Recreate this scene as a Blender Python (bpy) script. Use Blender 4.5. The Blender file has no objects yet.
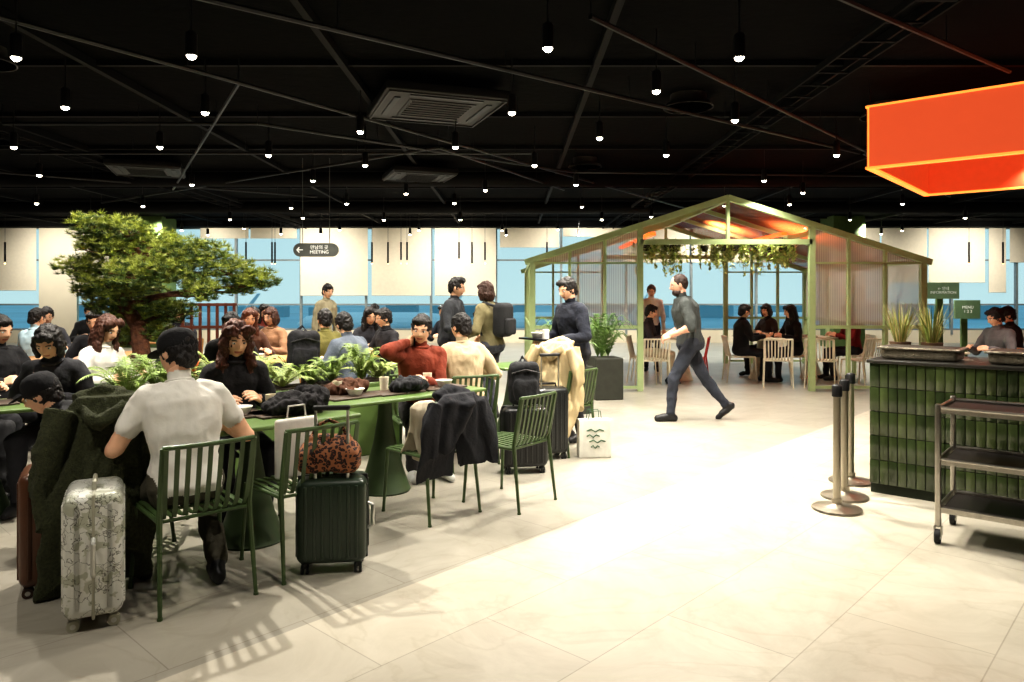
import bpy, math, random
import numpy as np
from mathutils import Vector, Matrix, noise
random.seed(7); rng=np.random.default_rng(7)
S=bpy.context.scene
COL=S.collection
S.view_settings.view_transform='Standard'
try: S.view_settings.look='Medium High Contrast'
except Exception: pass

# ------------------------------------------------------------------ materials
def lin(c):
    return tuple(((v/255)/12.92 if v/255<=0.04045 else ((v/255+0.055)/1.055)**2.4) for v in c)+(1,)
_M={}
def mat(name,c,rough=.5,metal=0,var=.12,nscale=12,bump=.0,bscale=60,emit=None,es=0,coat=0,stretch=None,spec=None):
    key=(name,tuple(c),rough,metal,var,nscale,bump,bscale,es)
    if key in _M: return _M[key]
    m=bpy.data.materials.new(name); m.use_nodes=True
    nt=m.node_tree; b=nt.nodes['Principled BSDF']
    L=lin(c)
    tc=nt.nodes.new('ShaderNodeTexCoord')
    src=tc.outputs['Object']
    if stretch:
        mp=nt.nodes.new('ShaderNodeMapping'); mp.inputs['Scale'].default_value=stretch
        nt.links.new(src,mp.inputs[0]); src=mp.outputs[0]
    n=nt.nodes.new('ShaderNodeTexNoise'); n.inputs['Scale'].default_value=nscale; n.inputs['Detail'].default_value=3
    nt.links.new(src,n.inputs['Vector'])
    r=nt.nodes.new('ShaderNodeValToRGB')
    r.color_ramp.elements[0].position=.3; r.color_ramp.elements[1].position=.7
    r.color_ramp.elements[0].color=tuple(max(0,v*(1-var)) for v in L[:3])+(1,)
    r.color_ramp.elements[1].color=tuple(min(1,v*(1+var)) for v in L[:3])+(1,)
    nt.links.new(n.outputs[0],r.inputs[0]); nt.links.new(r.outputs[0],b.inputs['Base Color'])
    b.inputs['Roughness'].default_value=rough; b.inputs['Metallic'].default_value=metal
    b.inputs['Coat Weight'].default_value=coat
    if spec is not None: b.inputs['Specular IOR Level'].default_value=spec
    if bump:
        n2=nt.nodes.new('ShaderNodeTexNoise'); n2.inputs['Scale'].default_value=bscale; n2.inputs['Detail'].default_value=4
        nt.links.new(src,n2.inputs['Vector'])
        bp=nt.nodes.new('ShaderNodeBump'); bp.inputs['Strength'].default_value=bump; bp.inputs['Distance'].default_value=.02
        nt.links.new(n2.outputs[0],bp.inputs['Height']); nt.links.new(bp.outputs[0],b.inputs['Normal'])
    if es:
        b.inputs['Emission Color'].default_value=lin(emit); b.inputs['Emission Strength'].default_value=es
    _M[key]=m
    return m
def cloth(c):
    br=sum(c)/765
    return mat('cloth_fabric',c,.9,0,.20 if br<.5 else .05,9,.30 if br<.5 else .12,40)

# ------------------------------------------------------------------ mesh builder
def unit(v): v=np.array(v,float); n=np.linalg.norm(v); return v/n if n>1e-9 else v
def frame(d,up=(0,0,1)):
    d=unit(d); up=np.array(up,float)
    if abs(np.dot(d,up))>.97: up=np.array((0,1,0.)) 
    x=unit(np.cross(d,up)); y=np.cross(x,d)
    return x,y,d
class MB:
    def __init__(s): s.v=[];s.f=[];s.m=[];s.n=0
    def add(s,V,F,m=0):
        V=np.asarray(V,float).reshape(-1,3); o=s.n
        s.v.append(V); s.n+=len(V)
        for f in F: s.f.append([i+o for i in f])
        if isinstance(m,(int,)): s.m+= [m]*len(F)
        else: s.m+=list(m)
        return s
    def merge(s,o,M=None,m=None):
        V=np.vstack(o.v)
        if M is not None:
            A=np.array(M); V=V@A[:3,:3].T+A[:3,3]
        s.add(V,o.f,(o.m if m is None else [m]*len(o.f)))
    def box(s,c,size,m=0,R=None):
        h=np.array(size)/2
        V=np.array([[x,y,z] for x in(-1,1) for y in(-1,1) for z in(-1,1)],float)*h
        if R is not None: V=V@np.array(R).T
        V=V+np.array(c)
        s.add(V,[(0,1,3,2),(4,6,7,5),(0,4,5,1),(2,3,7,6),(0,2,6,4),(1,5,7,3)],m); return s
    def rbox(s,c,size,r=.02,m=0,R=None,seg=3):
        h=np.array(size)/2; r=min(r,*(h*.98))
        n=seg
        V=[];F=[];idx={}
        def pt(i,j,k):
            key=(i,j,k)
            if key in idx: return idx[key]
            p=[];q=[]
            for a,t in enumerate((i,j,k)):
                u=-(n-t)/n if t<=n else (t-1-n)/n
                sg=-1 if t<=n else 1
                q.append(u); p.append(sg*(h[a]-r))
            q=np.array(q); nn=np.linalg.norm(q)
            q=q/nn if nn>0 else q
            V.append(np.array(p)+q*r); idx[key]=len(V)-1; return idx[key]
        K=2*n+1
        for a in range(3):
            b_,c_=(a+1)%3,(a+2)%3
            for side in (0,K):
                for i in range(K):
                    for j in range(K):
                        qd=[]
                        for di,dj in((0,0),(1,0),(1,1),(0,1)):
                            k=[0,0,0];k[a]=side;k[b_]=i+di;k[c_]=j+dj
                            qd.append(pt(*k))
                        F.append(qd if side else qd[::-1])
        V=np.array(V)
        if R is not None: V=V@np.array(R).T
        s.add(V+np.array(c),F,m); return s
    def tube(s,P,r,m=0,seg=8,cap=True,flat=1,up=(0,0,1)):
        P=[np.array(p,float) for p in P]; n=len(P)
        if not hasattr(r,'__len__'): r=[r]*n
        V=[];F=[]
        px=None
        for i in range(n):
            d=P[min(i+1,n-1)]-P[max(i-1,0)]
            x,y,d=frame(d,up)
            if px is not None:
                x=unit(px-np.dot(px,d)*d); y=np.cross(d,x)
            else: y=np.cross(d,x)
            px=x
            for k in range(seg):
                a=2*math.pi*k/seg
                V.append(P[i]+r[i]*(math.cos(a)*x+math.sin(a)*y*flat))
        for i in range(n-1):
            for k in range(seg):
                k2=(k+1)%seg
                F.append((i*seg+k,i*seg+k2,(i+1)*seg+k2,(i+1)*seg+k))
        if cap:
            F.append(tuple(range(seg))[::-1]); F.append(tuple((n-1)*seg+k for k in range(seg)))
        s.add(V,F,m); return s
    def cyl(s,a,b,r0,r1=None,m=0,seg=16): return s.tube([a,b],[r0,r0 if r1 is None else r1],m,seg)
    def sph(s,c,r,m=0,seg=16,ring=10,R=None):
        if not hasattr(r,'__len__'): r=(r,r,r)
        V=[[0,0,1]]
        for i in range(1,ring):
            t=math.pi*i/ring
            for k in range(seg):
                a=2*math.pi*k/seg; V.append([math.sin(t)*math.cos(a),math.sin(t)*math.sin(a),math.cos(t)])
        V.append([0,0,-1]); F=[]
        for k in range(seg): F.append((0,1+k,1+(k+1)%seg))
        for i in range(ring-2):
            for k in range(seg):
                a=1+i*seg+k;b=1+i*seg+(k+1)%seg
                F.append((a,a+seg,b+seg,b))
        L=len(V)-1
        for k in range(seg): F.append((L,1+(ring-2)*seg+(k+1)%seg,1+(ring-2)*seg+k))
        V=np.array(V)*np.array(r)
        if R is not None: V=V@np.array(R).T
        s.add(V+np.array(c),F,m); return s
    def lathe(s,c,prof,m=0,seg=24):
        V=[];F=[]
        for r,z in prof:
            for k in range(seg):
                a=2*math.pi*k/seg;V.append((c[0]+r*math.cos(a),c[1]+r*math.sin(a),c[2]+z))
        for i in range(len(prof)-1):
            for k in range(seg):
                k2=(k+1)%seg;F.append((i*seg+k,i*seg+k2,(i+1)*seg+k2,(i+1)*seg+k))
        F.append(tuple(range(seg))[::-1]);F.append(tuple((len(prof)-1)*seg+k for k in range(seg)))
        s.add(V,F,m);return s
    def ribbon(s,P,w,t,m=0,side=(1,0,0)):
        side=unit(side);V=[];F=[];n=len(P);P=[np.array(p,float) for p in P]
        for i in range(n):
            d=unit(P[min(i+1,n-1)]-P[max(i-1,0)]); nn=unit(np.cross(side,d))
            for a,b in((-1,-1),(1,-1),(1,1),(-1,1)): V.append(P[i]+side*a*w/2+nn*b*t/2)
        for i in range(n-1):
            for k in range(4):
                k2=(k+1)%4;F.append((i*4+k,i*4+k2,i*4+4+k2,i*4+4+k))
        F.append((3,2,1,0));F.append(tuple((n-1)*4+k for k in range(4)))
        s.add(V,F,m);return s
    def loft(s,secs,m=0,seg=24):
        V=[];F=[];n=len(secs)
        for c,ax,ay in secs:
            for k in range(seg):
                a=2*math.pi*k/seg;V.append(np.array(c)+math.cos(a)*np.array(ax)+math.sin(a)*np.array(ay))
        for i in range(n-1):
            for k in range(seg):
                k2=(k+1)%seg;F.append((i*seg+k,i*seg+k2,(i+1)*seg+k2,(i+1)*seg+k))
        F.append(tuple(range(seg))[::-1]);F.append(tuple((n-1)*seg+k for k in range(seg)))
        s.add(V,F,m);return s
    def mesh(s,name='m'):
        me=bpy.data.meshes.new(name)
        V=np.vstack(s.v)
        me.from_pydata(V.tolist(),[],s.f); 
        me.polygons.foreach_set('material_index',np.array(s.m,dtype=np.int32))
        return me
    def obj(s,name,mats,loc=(0,0,0),rz=0,smooth=True,angle=40,parent=None):
        me=s.mesh(name)
        for x in mats: me.materials.append(x)
        if smooth:
            me.polygons.foreach_set('use_smooth',[True]*len(me.polygons))
            try: me.set_sharp_from_angle(angle=math.radians(angle))
            except Exception: pass
        o=bpy.data.objects.new(name,me); COL.objects.link(o)
        o.location=loc;o.rotation_euler=(0,0,rz)
        if parent: o.parent=parent
        return o
def inst(o,name,loc,rz=0,sc=1,mats=None):
    me=o.data
    if mats:
        me=me.copy(); me.materials.clear()
        for x in mats: me.materials.append(x)
    n=bpy.data.objects.new(name,me);COL.objects.link(n);n.location=loc;n.rotation_euler=(0,0,rz);n.scale=(sc,)*3
    return n
def face(h): return math.atan2(-h[0],h[1])
def Rz(a): c,s_=math.cos(a),math.sin(a); return np.array([[c,-s_,0],[s_,c,0],[0,0,1.]])
def Rx(a): c,s_=math.cos(a),math.sin(a); return np.array([[1,0,0],[0,c,-s_],[0,s_,c]])

def remesh(mb,vox,sm=4,amp=0,ns=8,seed=0,fold=0):
    me=mb.mesh('tmp'); o=bpy.data.objects.new('tmp',me); COL.objects.link(o)
    r=o.modifiers.new('r','REMESH'); r.mode='VOXEL'; r.voxel_size=vox
    if sm:
        q=o.modifiers.new('s','SMOOTH'); q.factor=.5;q.iterations=sm
    dg=bpy.context.evaluated_depsgraph_get(); dg.update()
    e=o.evaluated_get(dg); m2=bpy.data.meshes.new_from_object(e)
    n=len(m2.vertices); V=np.zeros(n*3); m2.vertices.foreach_get('co',V); V=V.reshape(-1,3)
    F=[list(p.vertices) for p in m2.polygons]
    if amp:
        N=np.zeros(n*3); m2.vertices.foreach_get('normal',N); N=N.reshape(-1,3)
        off=Vector((seed*3.1,seed*1.7,seed))
        d=np.array([noise.noise(Vector(v*ns)+off)+.5*(1-abs(noise.noise(Vector((v[0]*ns*2,v[1]*ns*2,v[2]*ns*1.2))+off))*2)*fold for v in V])
        V=V+N*(d*amp)[:,None]
    bpy.data.objects.remove(o); bpy.data.meshes.remove(me); bpy.data.meshes.remove(m2)
    return V,F

# ------------------------------------------------------------------ people
_head={}
def g(x,s_): return math.exp(-(x/s_)**2)
def head_mesh():
    if 'h' in _head: return _head['h']
    mb=MB(); mb.sph((0,0,0),1,0,44,34)
    V=mb.v[0]; out=[]
    for p in V:
        x,y,z=p; X,Y,Z=x*.074,y*.094,z*.116
        if z<0:
            t=-z
            X*=1-.30*t*t; 
            if y<0: Y*=1-.35*t
            else: Y*=1-.02*t
        if z<-.55 and y>0: Y+=.01*( -z-.55)/.45
        if y>0:
            Y-=.006*g(abs(X)-.031,.014)*g(Z-.004,.014)
            Y+=.004*g(Z-.026,.010)*g(X,.05)
            w=.0085+.006*max(0,min(1,(.02-Z)/.05))
            if -.045<Z<.03: 
                prof=max(0,min(1,(.025-Z)/.05)); 
                if Z<-.03: prof*=max(0,1-(-.03-Z)/.013)
                Y+=.024*prof*g(X,w)
            Y+=.006*g(Z+.058,.009)*g(X,.02)
            Y-=.003*g(Z+.059,.0025)*g(X,.02)
        out.append((X,Y,Z))
    mb.v[0]=np.array(out)
    V=mb.v[0]
    for i,f in enumerate(mb.f):
        c=V[f].mean(0)
        if c[1]>.05 and abs(c[0])<.024 and abs(c[2]+.058)<.008: mb.m[i]=5
    for sx in(-1,1):
        mb.sph((sx*.031,.0765,.003),(.0135,.010,.0085),6,12,8)
        mb.sph((sx*.031,.0835,.003),(.006,.004,.0062),7,10,6)
        mb.tube([(sx*.015,.090,.022),(sx*.031,.088,.027),(sx*.047,.076,.022)],.0035,7,6)
        mb.sph((sx*.075,-.005,-.004),(.010,.020,.031),0,12,8,Rz(-sx*.3))
    _head['h']=mb; return mb
def hair_mesh(style):
    if style in _head: return _head[style]
    mb=MB()
    out=MB()
    if style=='beard': mb.sph((0,-.017,.024),(.081,.093,.103),0,28,18)
    else: mb.sph((0,-.016,.026),(.085,.097,.106),0,28,18)
    if style in('short','cap'):
        mb.sph((0,-.06,-.03),(.066,.045,.06),0,20,12)
    if style in('short',):
        mb.sph((.012,.05,.082),(.062,.042,.034),0,20,12)
    if style=='spiky': 
        mb.sph((0,.035,.10),(.065,.06,.04),0,20,12); mb.sph((0,-.06,-.02),(.066,.045,.06),0,20,12)
    if style in('long','wavy'):
        mb.sph((0,-.06,-.09),(.092,.056,.17),0,20,16)
        for sx in(-1,1):
            mb.sph((sx*.078,.012,-.07),(.026,.046,.14),0,14,12)
            mb.sph((sx*.05,.055,.075),(.045,.036,.04),0,14,10)
            mb.sph((sx*.09,.03,-.17),(.035,.05,.09),0,14,10)
    if style=='bob':
        mb.sph((0,-.045,-.04),(.092,.066,.10),0,20,14)
        for sx in(-1,1): mb.sph((sx*.077,.012,-.03),(.022,.045,.085),0,14,12)
        mb.sph((0,.058,.07),(.07,.03,.035),0,14,10)
    a=.012 if style=='wavy' else (.002 if style=='beard' else .006)
    V,F=remesh(mb,.007,2,a*1.6,28 if style=='wavy' else 45,2,1)
    out.add(V,F,4)
    if style=='beard':
        b=MB(); b.sph((0,.028,-.080),(.060,.070,.048),0,24,14); 
        V,F=remesh(b,.006,1,.003,60); out.add(V,F,4)
    if style=='cap':
        c=MB(); c.lathe((0,-.008,.012),[(.0905,0),(.095,.02),(.095,.05),(.086,.085),(.065,.112),(.03,.126),(.004,.129)],8,28)
        V=c.v[0]; V[:,1]=(V[:,1]+.008)*1.12-.008
        c.sph((0,.112,.034),(.068,.075,.008),8,20,8,Rx(-.15))
        c.sph((0,-.008,.143),(.008,.008,.005),8,8,6)
        out.merge(c)
    _head[style]=out; return out
def hand_mesh(curl,vox):
    key=('hand',curl,vox)
    if key in _head: return _head[key]
    mb=MB()
    mb.rbox((0,.045,0),(.078,.085,.027),.012,0)
    mb.sph((0,.005,0),(.028,.03,.02),0,12,8)
    mb.sph((.026,.03,-.008),(.018,.032,.014),0,12,8)
    for i,(fx,L) in enumerate(((.030,.070),(.0105,.079),(-.0095,.074),(-.029,.058))):
        p=np.array((fx,.082,0.)); a=curl*.35; pts=[p]
        for k,q in enumerate((.45,.32,.23)):
            a+=curl*(.55 if k else .25)
            p=p+L*q*np.array((fx*1.0,math.cos(a),-math.sin(a))); pts.append(p)
        mb.tube(pts,[.0092,.0086,.0078,.0068],0,10); mb.sph(pts[-1],.0068,0,10,6)
        for q in pts[:3]: mb.sph(q,.0090,0,10,6)
    pts=[(.030,.020,-.005),(.052,.045,-.012),(.060,.070,-.018-.012*curl),(.056,.090,-.024-.02*curl)]
    mb.tube(pts,[.013,.011,.0095,.008],0,10); mb.sph(pts[-1],.008,0,10,6); mb.sph(pts[1],.0112,0,10,6)
    V,F=remesh(mb,vox,1)
    o=MB(); o.add(V,F,0); _head[key]=o; return o
def ik(a,b,l1,l2,pole):
    a=np.array(a,float);b=np.array(b,float);d=b-a;L=np.linalg.norm(d);u=d/L
    if L>(l1+l2)*.995: L=(l1+l2)*.995; b=a+u*L
    if L<abs(l1-l2)+.02: L=abs(l1-l2)+.02
    x=(l1*l1-l2*l2+L*L)/(2*L); h=math.sqrt(max(0,l1*l1-x*x))
    p=np.array(pole,float); p=p-np.dot(p,u)*u; p=unit(p)
    return a+u*x+p*h,b
SKIN=(234,184,150)
def person(name,x,y,h,sit=True,pz=None,lean=8,side=0,hands=None,feet=None,yaw=0,pitch=0,top=(40,40,45),pants=(35,36,42),
           shoe=(30,30,32),skin=SKIN,hair='short',hairc=(22,17,15),capc=(18,18,20),sleeve='long',sc=1,vox=.014,fem=False,
           footdir=None,curl=.9,knees=None,extra=None,bulk=0,elb=None,hz=None,hem=0.0):
    if pz is None: pz=.535 if sit else .90
    if hands is None: hands=[(-.16,.36,.80),(.16,.36,.80)] if sit else [(-.24,.05,.82),(.24,.05,.82)]
    if feet is None: feet=[(-.12,.40,.085),(.12,.44,.085)] if sit else [(-.10,.0,.085),(.10,.03,.085)]
    Lr=math.radians(lean); sd=math.radians(side)
    def dr(a,f=1): 
        v=np.array((math.sin(sd)*f,math.sin(a),math.cos(a))); return unit(v)
    P=np.array((0,0,pz)); W=P+.16*dr(Lr*.55,.5); C=W+.19*dr(Lr*1.05); Sh=C+.12*dr(Lr*1.1); NB=Sh+.06*dr(Lr)
    w=.93 if fem else 1.0; bl=.012+bulk
    X=np.array((1,0,0.))
    def sec(c,d,rx,ry):
        xa=unit(X-np.dot(X,d)*d); ya=np.cross(d,xa); return (c,xa*(rx*w+bl),ya*(ry+bl))
    d1=dr(Lr*.5);d2=dr(Lr*1.05)
    body=MB()
    body.loft([sec(P-d1*.085,d1,.07,.05),sec(P-d1*.06,d1,.125,.095),sec(P,d1,.158 if not fem else .172,.115),sec(P+d1*.07,d1,.148,.105),sec(W,d1,.132,.095),
               sec((W+C)/2,d2,.148,.105),sec(C,d2,.165,.115),sec((C+Sh)/2,d2,.172,.112),sec(Sh-d2*.01,d2,.158,.088),sec(Sh+d2*.03,d2,.10,.066),sec(NB,d2,.055,.052)],0)
    segs=[]
    def limb(a,b,r0,r1,reg):
        a=np.array(a,float);b=np.array(b,float)
        body.tube([a,b],[r0,r1],0,14); body.sph(a,r0,0,12,8); body.sph(b,r1,0,12,8)
        segs.append((a,b,r0,r1,reg))
    segs.append((P-d1*.06,P-d1*hem,.15,.15,2)); segs.append((P+d1*(.03-hem),W,.15,.13,1)); segs.append((W,C,.13,.15,1)); segs.append((C,Sh,.15,.13,1)); segs.append((Sh,NB-d2*.01,.10,.06,1))
    hd=unit(np.array((math.sin(sd)*.5,math.sin(Lr*.6+math.radians(pitch)*.4),math.cos(Lr*.6+math.radians(pitch)*.4))))
    NK=NB+hd*.045; limb(NB-hd*.03,NK+hd*.03,.056,.054,0)
    HC=NK+hd*.103+np.array((0,.014,0))
    wrists=[]
    for i,sx in enumerate((-1,1)):
        xa=unit(X-np.dot(X,d2)*d2)
        sj=Sh+xa*sx*.165*w-d2*.012
        pole=(sx*.6,-.5,-.7) if elb is None or elb[i] is None else elb[i]
        e,wr=ik(sj,hands[i],.285,.255,pole)
        body.tube([Sh+xa*sx*.08*w,sj],[.075,.062+bulk*.5],0,14); segs.append((Sh+xa*sx*.08*w,sj,.07,.06,1))
        limb(sj,sj+(e-sj)*.55,.060+bulk*.5,.053+bulk*.5,1)
        if sleeve=='long':
            limb(sj+(e-sj)*.55,e,.053+bulk*.5,.047+bulk*.4,1); limb(e,e+(wr-e)*.93,.047+bulk*.4,.036+bulk*.3,1); limb(e+(wr-e)*.97,wr,.026,.025,0)
        elif sleeve=='elbow':
            limb(sj+(e-sj)*.55,e,.053+bulk*.5,.046+bulk*.4,1); limb(e,e+(wr-e)*.4,.042,.038,0); limb(e+(wr-e)*.4,wr,.037,.026,0)
        else:
            limb(sj+(e-sj)*.62,e,.043,.038,0); limb(e,e+(wr-e)*.4,.040,.037,0); limb(e+(wr-e)*.4,wr,.036,.025,0)
        wrists.append((e,wr))
    for i,sx in enumerate((-1,1)):
        hj=P+np.array((sx*.088,.01,-.01))
        pole=(sx*.15,1,.6) if knees is None else knees[i]
        k,an=ik(hj,feet[i],.425,.405,pole)
        limb(hj,k,.087,.064,2); limb(k,k+(an-k)*.45,.063,.058,2); limb(k+(an-k)*.45,an+(k-an)*.06,.058,.048,2)
        fd=np.array((sx*.12,1,0.)) if footdir is None else np.array(footdir[i],float); fd=unit(fd)
        dn=np.array((0,0,-1.)); dn=unit(dn-np.dot(dn,fd)*fd)
        heel=an-fd*.045+dn*.045; toe=an+fd*.155+dn*.052
        limb(an,heel,.040,.038,3); limb(heel,an+fd*.09+dn*.045,.037,.040,3); limb(an+fd*.09+dn*.047,toe,.038,.028,3)
    V,F=remesh(body,vox,3,.013,9,seed=x+y,fold=.9)
    V[:,2]=np.maximum(V[:,2],0.002)
    Fc=np.array([V[f].mean(0) for f in F])
    best=np.full(len(F),9e9);reg=np.zeros(len(F),int)
    for a,b,r0,r1,rg in segs:
        ab=b-a;t=np.clip(((Fc-a)@ab)/max(1e-9,ab@ab),0,1)
        d=np.linalg.norm(Fc-(a+t[:,None]*ab),axis=1)-(r0+(r1-r0)*t)
        k=d<best;best[k]=d[k];reg[k]=rg
    mb=MB(); mb.add(V,F,[int(q) for q in reg])
    x0=unit(X-np.dot(X,hd)*hd); y0=np.cross(hd,x0)
    ring=[NB+hd*.006+ (math.cos(a)*x0*.066+math.sin(a)*y0*.064) for a in np.linspace(0,2*math.pi,20)]
    mb.tube(ring,.013 if sleeve=='long' else .008,1,8,cap=False)
    ya=math.radians(yaw)
    RH=np.array(Matrix.Rotation(math.radians(-pitch)-Lr*.35,3,'X'))@Rz(ya)
    M=np.eye(4);M[:3,:3]=RH;M[:3,3]=HC
    mb.merge(head_mesh(),M); mb.merge(hair_mesh(hair),M)
    for i,(e,wr) in enumerate(wrists):
        f=unit(wr-e); hm=hand_mesh(curl,.0042 if vox<.012 else .006)
        sx=-1 if i==0 else 1
        inn=np.array((-sx*1.,.25,.15)) if f[2]<-.5 else np.array((-sx*.7,0,.9))
        if hz is not None and hz[i] is not None: inn=np.array(hz[i],float)
        t=unit(inn-np.dot(inn,f)*f)
        nrm=np.cross(t,f)
        A=np.stack([t,f,nrm],1)
        if np.dot(nrm,(0,0,1))<0 and f[2]>-.5 or (f[2]<=-.5 and np.dot(nrm,(sx,0,0))<0):
            A=np.stack([t,f,-nrm],1)
        M=np.eye(4);M[:3,:3]=A;M[:3,3]=wr-f*.004
        mb.merge(hm,M)
    if extra: extra(mb,dict(P=P,W=W,C=C,Sh=Sh,NB=NB,HC=HC,wr=wrists,d2=d2,dr=dr,RH=RH))
    sk=mat('human_skin',skin,.5,0,.06,20); 
    mats=[sk,cloth(top),cloth(pants),mat('shoe_leather',shoe,.5,0,.1),mat('human_hair',hairc,.55,0,.4,60,.5,120,stretch=(1,1,.15)),
          mat('lip_skin',(190,110,95),.5),mat('eye_white',(225,220,215),.3),mat('iris_dark',(25,18,14),.3),cloth(capc),cloth((30,30,32)),mat('phone_glass',(15,15,18),.15),mat('white_ceramic',(235,232,225),.25)]
    o=mb.obj(name,mats,(x,y,0),face(h),angle=80); o.scale=(sc,)*3
    return o

def phone_at(i):
    def ex(mb,D):
        e,w=D['wr'][i]; f=unit(w-e); mb.rbox(w+f*.09,(.012,.07,.145),.005,10)
    return ex
def backpack(mb,D):
    c=D['C']-np.array((0,.20,.02)); mb.rbox(c,(.30,.17,.42),.07,9); mb.rbox(c-np.array((0,.10,.08)),(.22,.06,.2),.03,9)
    for sx in(-1,1): mb.tube([c+np.array((sx*.11,.06,.17)),D['Sh']+np.array((sx*.10,.0,.075)),D['C']+np.array((sx*.12,.15,.05)),D['W']+np.array((sx*.15,.04,-.02))],.018,9,8)

V1,V2,V3=.009,.012,.015
person('seated_man',-1.66,3.72,(-.62,.78),pz=.53,lean=15,hands=[(-.20,.34,.79),(.22,.30,.79)],top=(226,223,214),pants=(74,70,56),shoe=(25,25,28),hair='cap',sleeve='short',vox=V1,pitch=14,yaw=28,bulk=.014,hem=.05,
       feet=[(-.14,.30,.085),(.16,.02,.085)])
person('seated_woman',-1.93,5.02,(.55,-.83),lean=12,top=(30,28,30),pants=(40,40,48),hair='wavy',hairc=(84,46,30),vox=V1,pitch=12,fem=True,hands=[(-.10,.33,.82),(.14,.33,.80)],curl=.7)
person('bending_person',-2.34,4.60,(-.97,-.25),pz=.52,lean=66,top=(24,24,27),pants=(138,140,140),shoe=(235,235,230),hair='cap',capc=(16,16,20),vox=V1,pitch=0,hands=[(-.12,.55,.40),(.15,.50,.36)],bulk=.015)
person('seated_woman',-3.35,5.45,(.2,-.98),lean=24,top=(40,40,44),pants=(40,40,46),hair='bob',vox=V2,pitch=20,fem=True,bulk=.01,hands=[(-.1,.33,.78),(.12,.33,.78)])
person('seated_woman',-3.62,6.35,(.9,-.3),lean=10,top=(225,222,215),pants=(50,50,56),hair='long',hairc=(76,44,30),vox=V2,pitch=18,fem=True)
person('seated_man',-4.35,6.1,(.85,-.3),lean=8,top=(22,22,25),pants=(30,30,34),vox=V2,pitch=10,bulk=.02)
person('seated_man',-4.25,5.35,(.8,.1),lean=10,top=(28,30,34),pants=(40,40,42),vox=V2,pitch=15,bulk=.02)
person('seated_man',-.80,6.25,(.35,-.94),lean=8,top=(122,50,28),pants=(50,48,50),shoe=(200,200,195),vox=V1,pitch=8,yaw=-22,hands=[(.02,.36,.80),(.13,.13,1.10)],feet=[(-.14,.33,.085),(.12,.30,.085)],
       elb=[None,(.9,.3,-.6)],curl=.7,bulk=.01,extra=phone_at(1),hz=[None,(0,.3,1)])
person('seated_man',-.42,6.62,(-.45,.89),lean=10,top=(186,166,134),pants=(52,54,60),vox=V1,pitch=8,yaw=20,bulk=.016,hands=[(-.28,.25,.82),(.25,.28,.80)])
person('standing_man',-.78,9.1,(.95,-.3),sit=False,top=(46,48,52),pants=(30,30,36),hair='spiky',vox=V2,yaw=5,pitch=6,bulk=.012,sc=1.01,hands=[(-.18,.30,1.05),(.16,.32,1.05)])
person('standing_woman',-.24,8.82,(-.85,.5),sit=False,top=(112,104,74),pants=(60,62,70),hair='bob',hairc=(60,36,24),vox=V2,fem=True,sc=.98,bulk=.02,extra=backpack,pitch=5,hands=[(-.2,.28,1.02),(.2,.25,1.0)])
def tray(mb,D):
    c=(D['wr'][0][1]+D['wr'][1][1])/2+np.array((0,.12,.01)); mb.rbox(c,(.44,.30,.02),.009,10); mb.lathe(c+np.array((.08,0,.01)),[(.05,0),(.075,.05),(.07,.05),(.04,.01)],11,18); mb.lathe(c+np.array((-.1,0.02,.01)),[(.035,0),(.035,.09)],11,16)
person('standing_man',.66,7.55,(-.85,-.5),sit=False,top=(28,32,44),pants=(30,30,34),vox=V1,yaw=6,pitch=14,sc=.99,bulk=.022,hands=[(-.17,.30,1.06),(.17,.30,1.06)],extra=tray,hz=[(-1,0,.3),(1,0,.3)],curl=.5)
person('walking_man',2.14,8.75,(-1,.05),sit=False,pz=.875,lean=11,top=(60,64,62),pants=(46,50,60),shoe=(22,22,24),hair='beard',hairc=(54,36,28),skin=(226,172,144),sleeve='elbow',vox=V1,pitch=8,
       hands=[(-.20,.26,.98),(.22,.22,.96)],feet=[(-.09,.24,.085),(.09,-.42,.155)],footdir=[(-.1,1,0),(.05,.72,-.62)],knees=[(0,1,.2),(0,1,.2)],bulk=.026,sc=1.05)
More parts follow.
